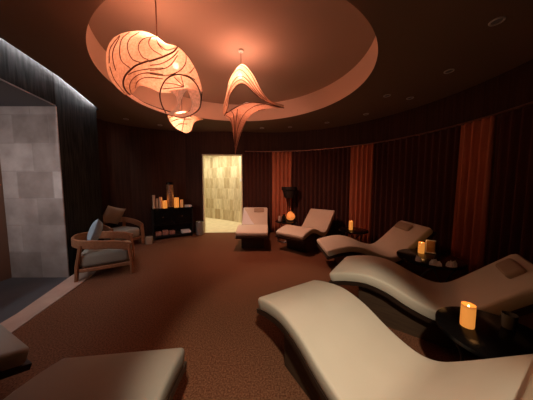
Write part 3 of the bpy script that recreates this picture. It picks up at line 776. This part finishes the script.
ribs_on([hoodB, funB], [cw(215, 55, q) for q in [[(62, 350), (90, 250), (130, 165), (170, 140), (215, 165), (280, 250), (330, 300)], [(75, 340), (100, 240), (135, 185), (172, 165), (215, 190), (290, 275)],
    [(62, 300), (95, 190), (135, 115), (175, 100), (225, 150), (300, 260), (350, 305)], [(110, 140), (150, 80), (185, 72), (235, 120), (290, 220), (345, 295)]]] +
    [cw(215, 95, q) for q in [[(75, 135), (110, 180), (128, 380)], [(100, 100), (125, 150), (131, 375)], [(150, 95), (138, 200), (133, 372)], [(135, 330), (152, 220), (192, 130), (262, 75), (340, 60)], [(140, 340), (175, 240), (218, 160), (285, 105), (390, 90)]]], ident, B, .0048)
edge = [p - pb for p in cur[0]]; MB().tube(edge, .006, 6).build('rib', M['rib'], B)
lip = [p - pb for p in spline([at_y(224, 114, YB), at_y(250, 102.5, YB - .25), at_y(284, 108, YB)], 8)]; MB().tube(lip, .006, 6).build('rib', M['rib'], B)
cx = at_y(241, 66, YB).x
MB().tube([Vector((cx, YB, pb.z)) - pb, Vector((cx, YB, RTOP + .004)) - pb], .004, 6).build('cord', M['rib'], B)
MB().lathe([(.035, RTOP + .012 - pb.z), (.035, RTOP - .008 - pb.z), (.012, RTOP - .014 - pb.z)], c=(cx - pb.x, YB - pb.y, 0)).build('ceiling_rose', M['trim'], B)
bulb(at_y(240, 76, YB), B, 24)

# --- small shell lamp hanging beyond the large one
YC = 3.9
pc = at_y(182, 112, YC)
Cc = thing('paper_pendant_lamp', 'smallest paper pendant lamp, a glowing shell hanging below the large one', 'pendant lamp', pc, group='sculptural paper pendant lamps')
secC = [((167.8, 115), (168, 117), .02), ((170, 114.5), (170.5, 122.5), .10), ((175, 113), (176, 128), .16), ((180, 111.5), (181, 131), .18), ((186, 111.5), (186.5, 133), .17),
        ((190, 114), (191, 130.5), .13), ((193, 115.5), (193.5, 123.5), .08), ((197, 116.5), (197, 121), .03), ((203, 119), (203, 119.8), .005)]
mb = MB(); mb.rings(resample(body_from(secC, YC, (182, 120)), 4)); bodyC = shift(mb, pc).build('shell_shade', M['papera'], Cc)
ribs_on([bodyC], [[(169, 118), (176, 115), (184, 115), (192, 117)], [(171, 122), (178, 119), (186, 119), (191, 119)], [(175, 127), (180, 124), (187, 124)], [(186, 113), (184, 121), (182, 131)]], lambda x, y: (x, y), Cc, .007)
MB().tube([Vector((0, 0, 0)), Vector((0, 0, RTOP + .006 - pc.z))], .005, 6).build('cord', M['rib'], Cc)
bulb(at_y(181, 120, YC), Cc, 9, .02)

# ------------------------------------------------------------------ lamps
def aim(o, tgt): o.rotation_euler = (Vector(tgt) - o.location).to_track_quat('-Z', 'Y').to_euler()
s = lamp('ceiling_spotlight', (.15, -.55, CEIL - .03), 170, (1, .84, .62), .06, 'SPOT'); s.data.energy = 320; s.data.spot_size = R(40.5); s.data.spot_blend = .4; aim(s, (.29, 1.36, .3))
for nm, p_, e_ in (('shell_upward_fill', at_y(160, 52, YA), 36), ('swirl_upward_fill', at_y(240, 73, YB), 22), ('small_upward_fill', at_y(181, 118, YC), 16)):  # upward spots without bulbs, added in the pendants to brighten the recess
    u_ = lamp(nm, p_, e_, WARM, .05, 'SPOT'); u_.data.spot_size = R(168); u_.data.spot_blend = .6; u_.rotation_euler = (math.pi, 0, 0)
s2 = lamp('lounger_fill_spot', (-.33, 3.36, 2.60), 140, WARM, .05, 'SPOT'); s2.data.spot_size = R(120); s2.data.spot_blend = 1; aim(s2, (.15, 4.5, .3))  # spot added behind the swirl lamp to brighten the far loungers
def area(name, loc, tgt, power, color, sx, sy, spread=180):
    o = lamp(name, loc, power, color, kind='AREA'); o.data.spread = R(spread); o.data.shape = 'RECTANGLE'; o.data.size = sx; o.data.size_y = sy; aim(o, tgt); return o
area('passage_daylight', (-3.3, .85, 1.9), (-3.35, 2.9, 1.3), 7, (1, .92, .90), .6, 1.0, 95)
YEL = (1, .89, .63)
for x, y in ((-3.2, 7.9), (-2.1, 7.3), (-1.3, 6.75)):
    area('corridor_lamp', (x, y, 2.70), (x + .1, y + .2, 0), 24, YEL, .25, .25)

w = bpy.data.worlds.new('world'); bpy.context.scene.world = w; w.use_nodes = True
w.node_tree.nodes['Background'].inputs[0].default_value = (0, 0, 0, 1); w.node_tree.nodes['Background'].inputs[1].default_value = 0
vs = bpy.context.scene.view_settings
vs.view_transform = 'Standard'; vs.look = 'None'; vs.exposure = 0; vs.gamma = 1; vs.use_curve_mapping = False
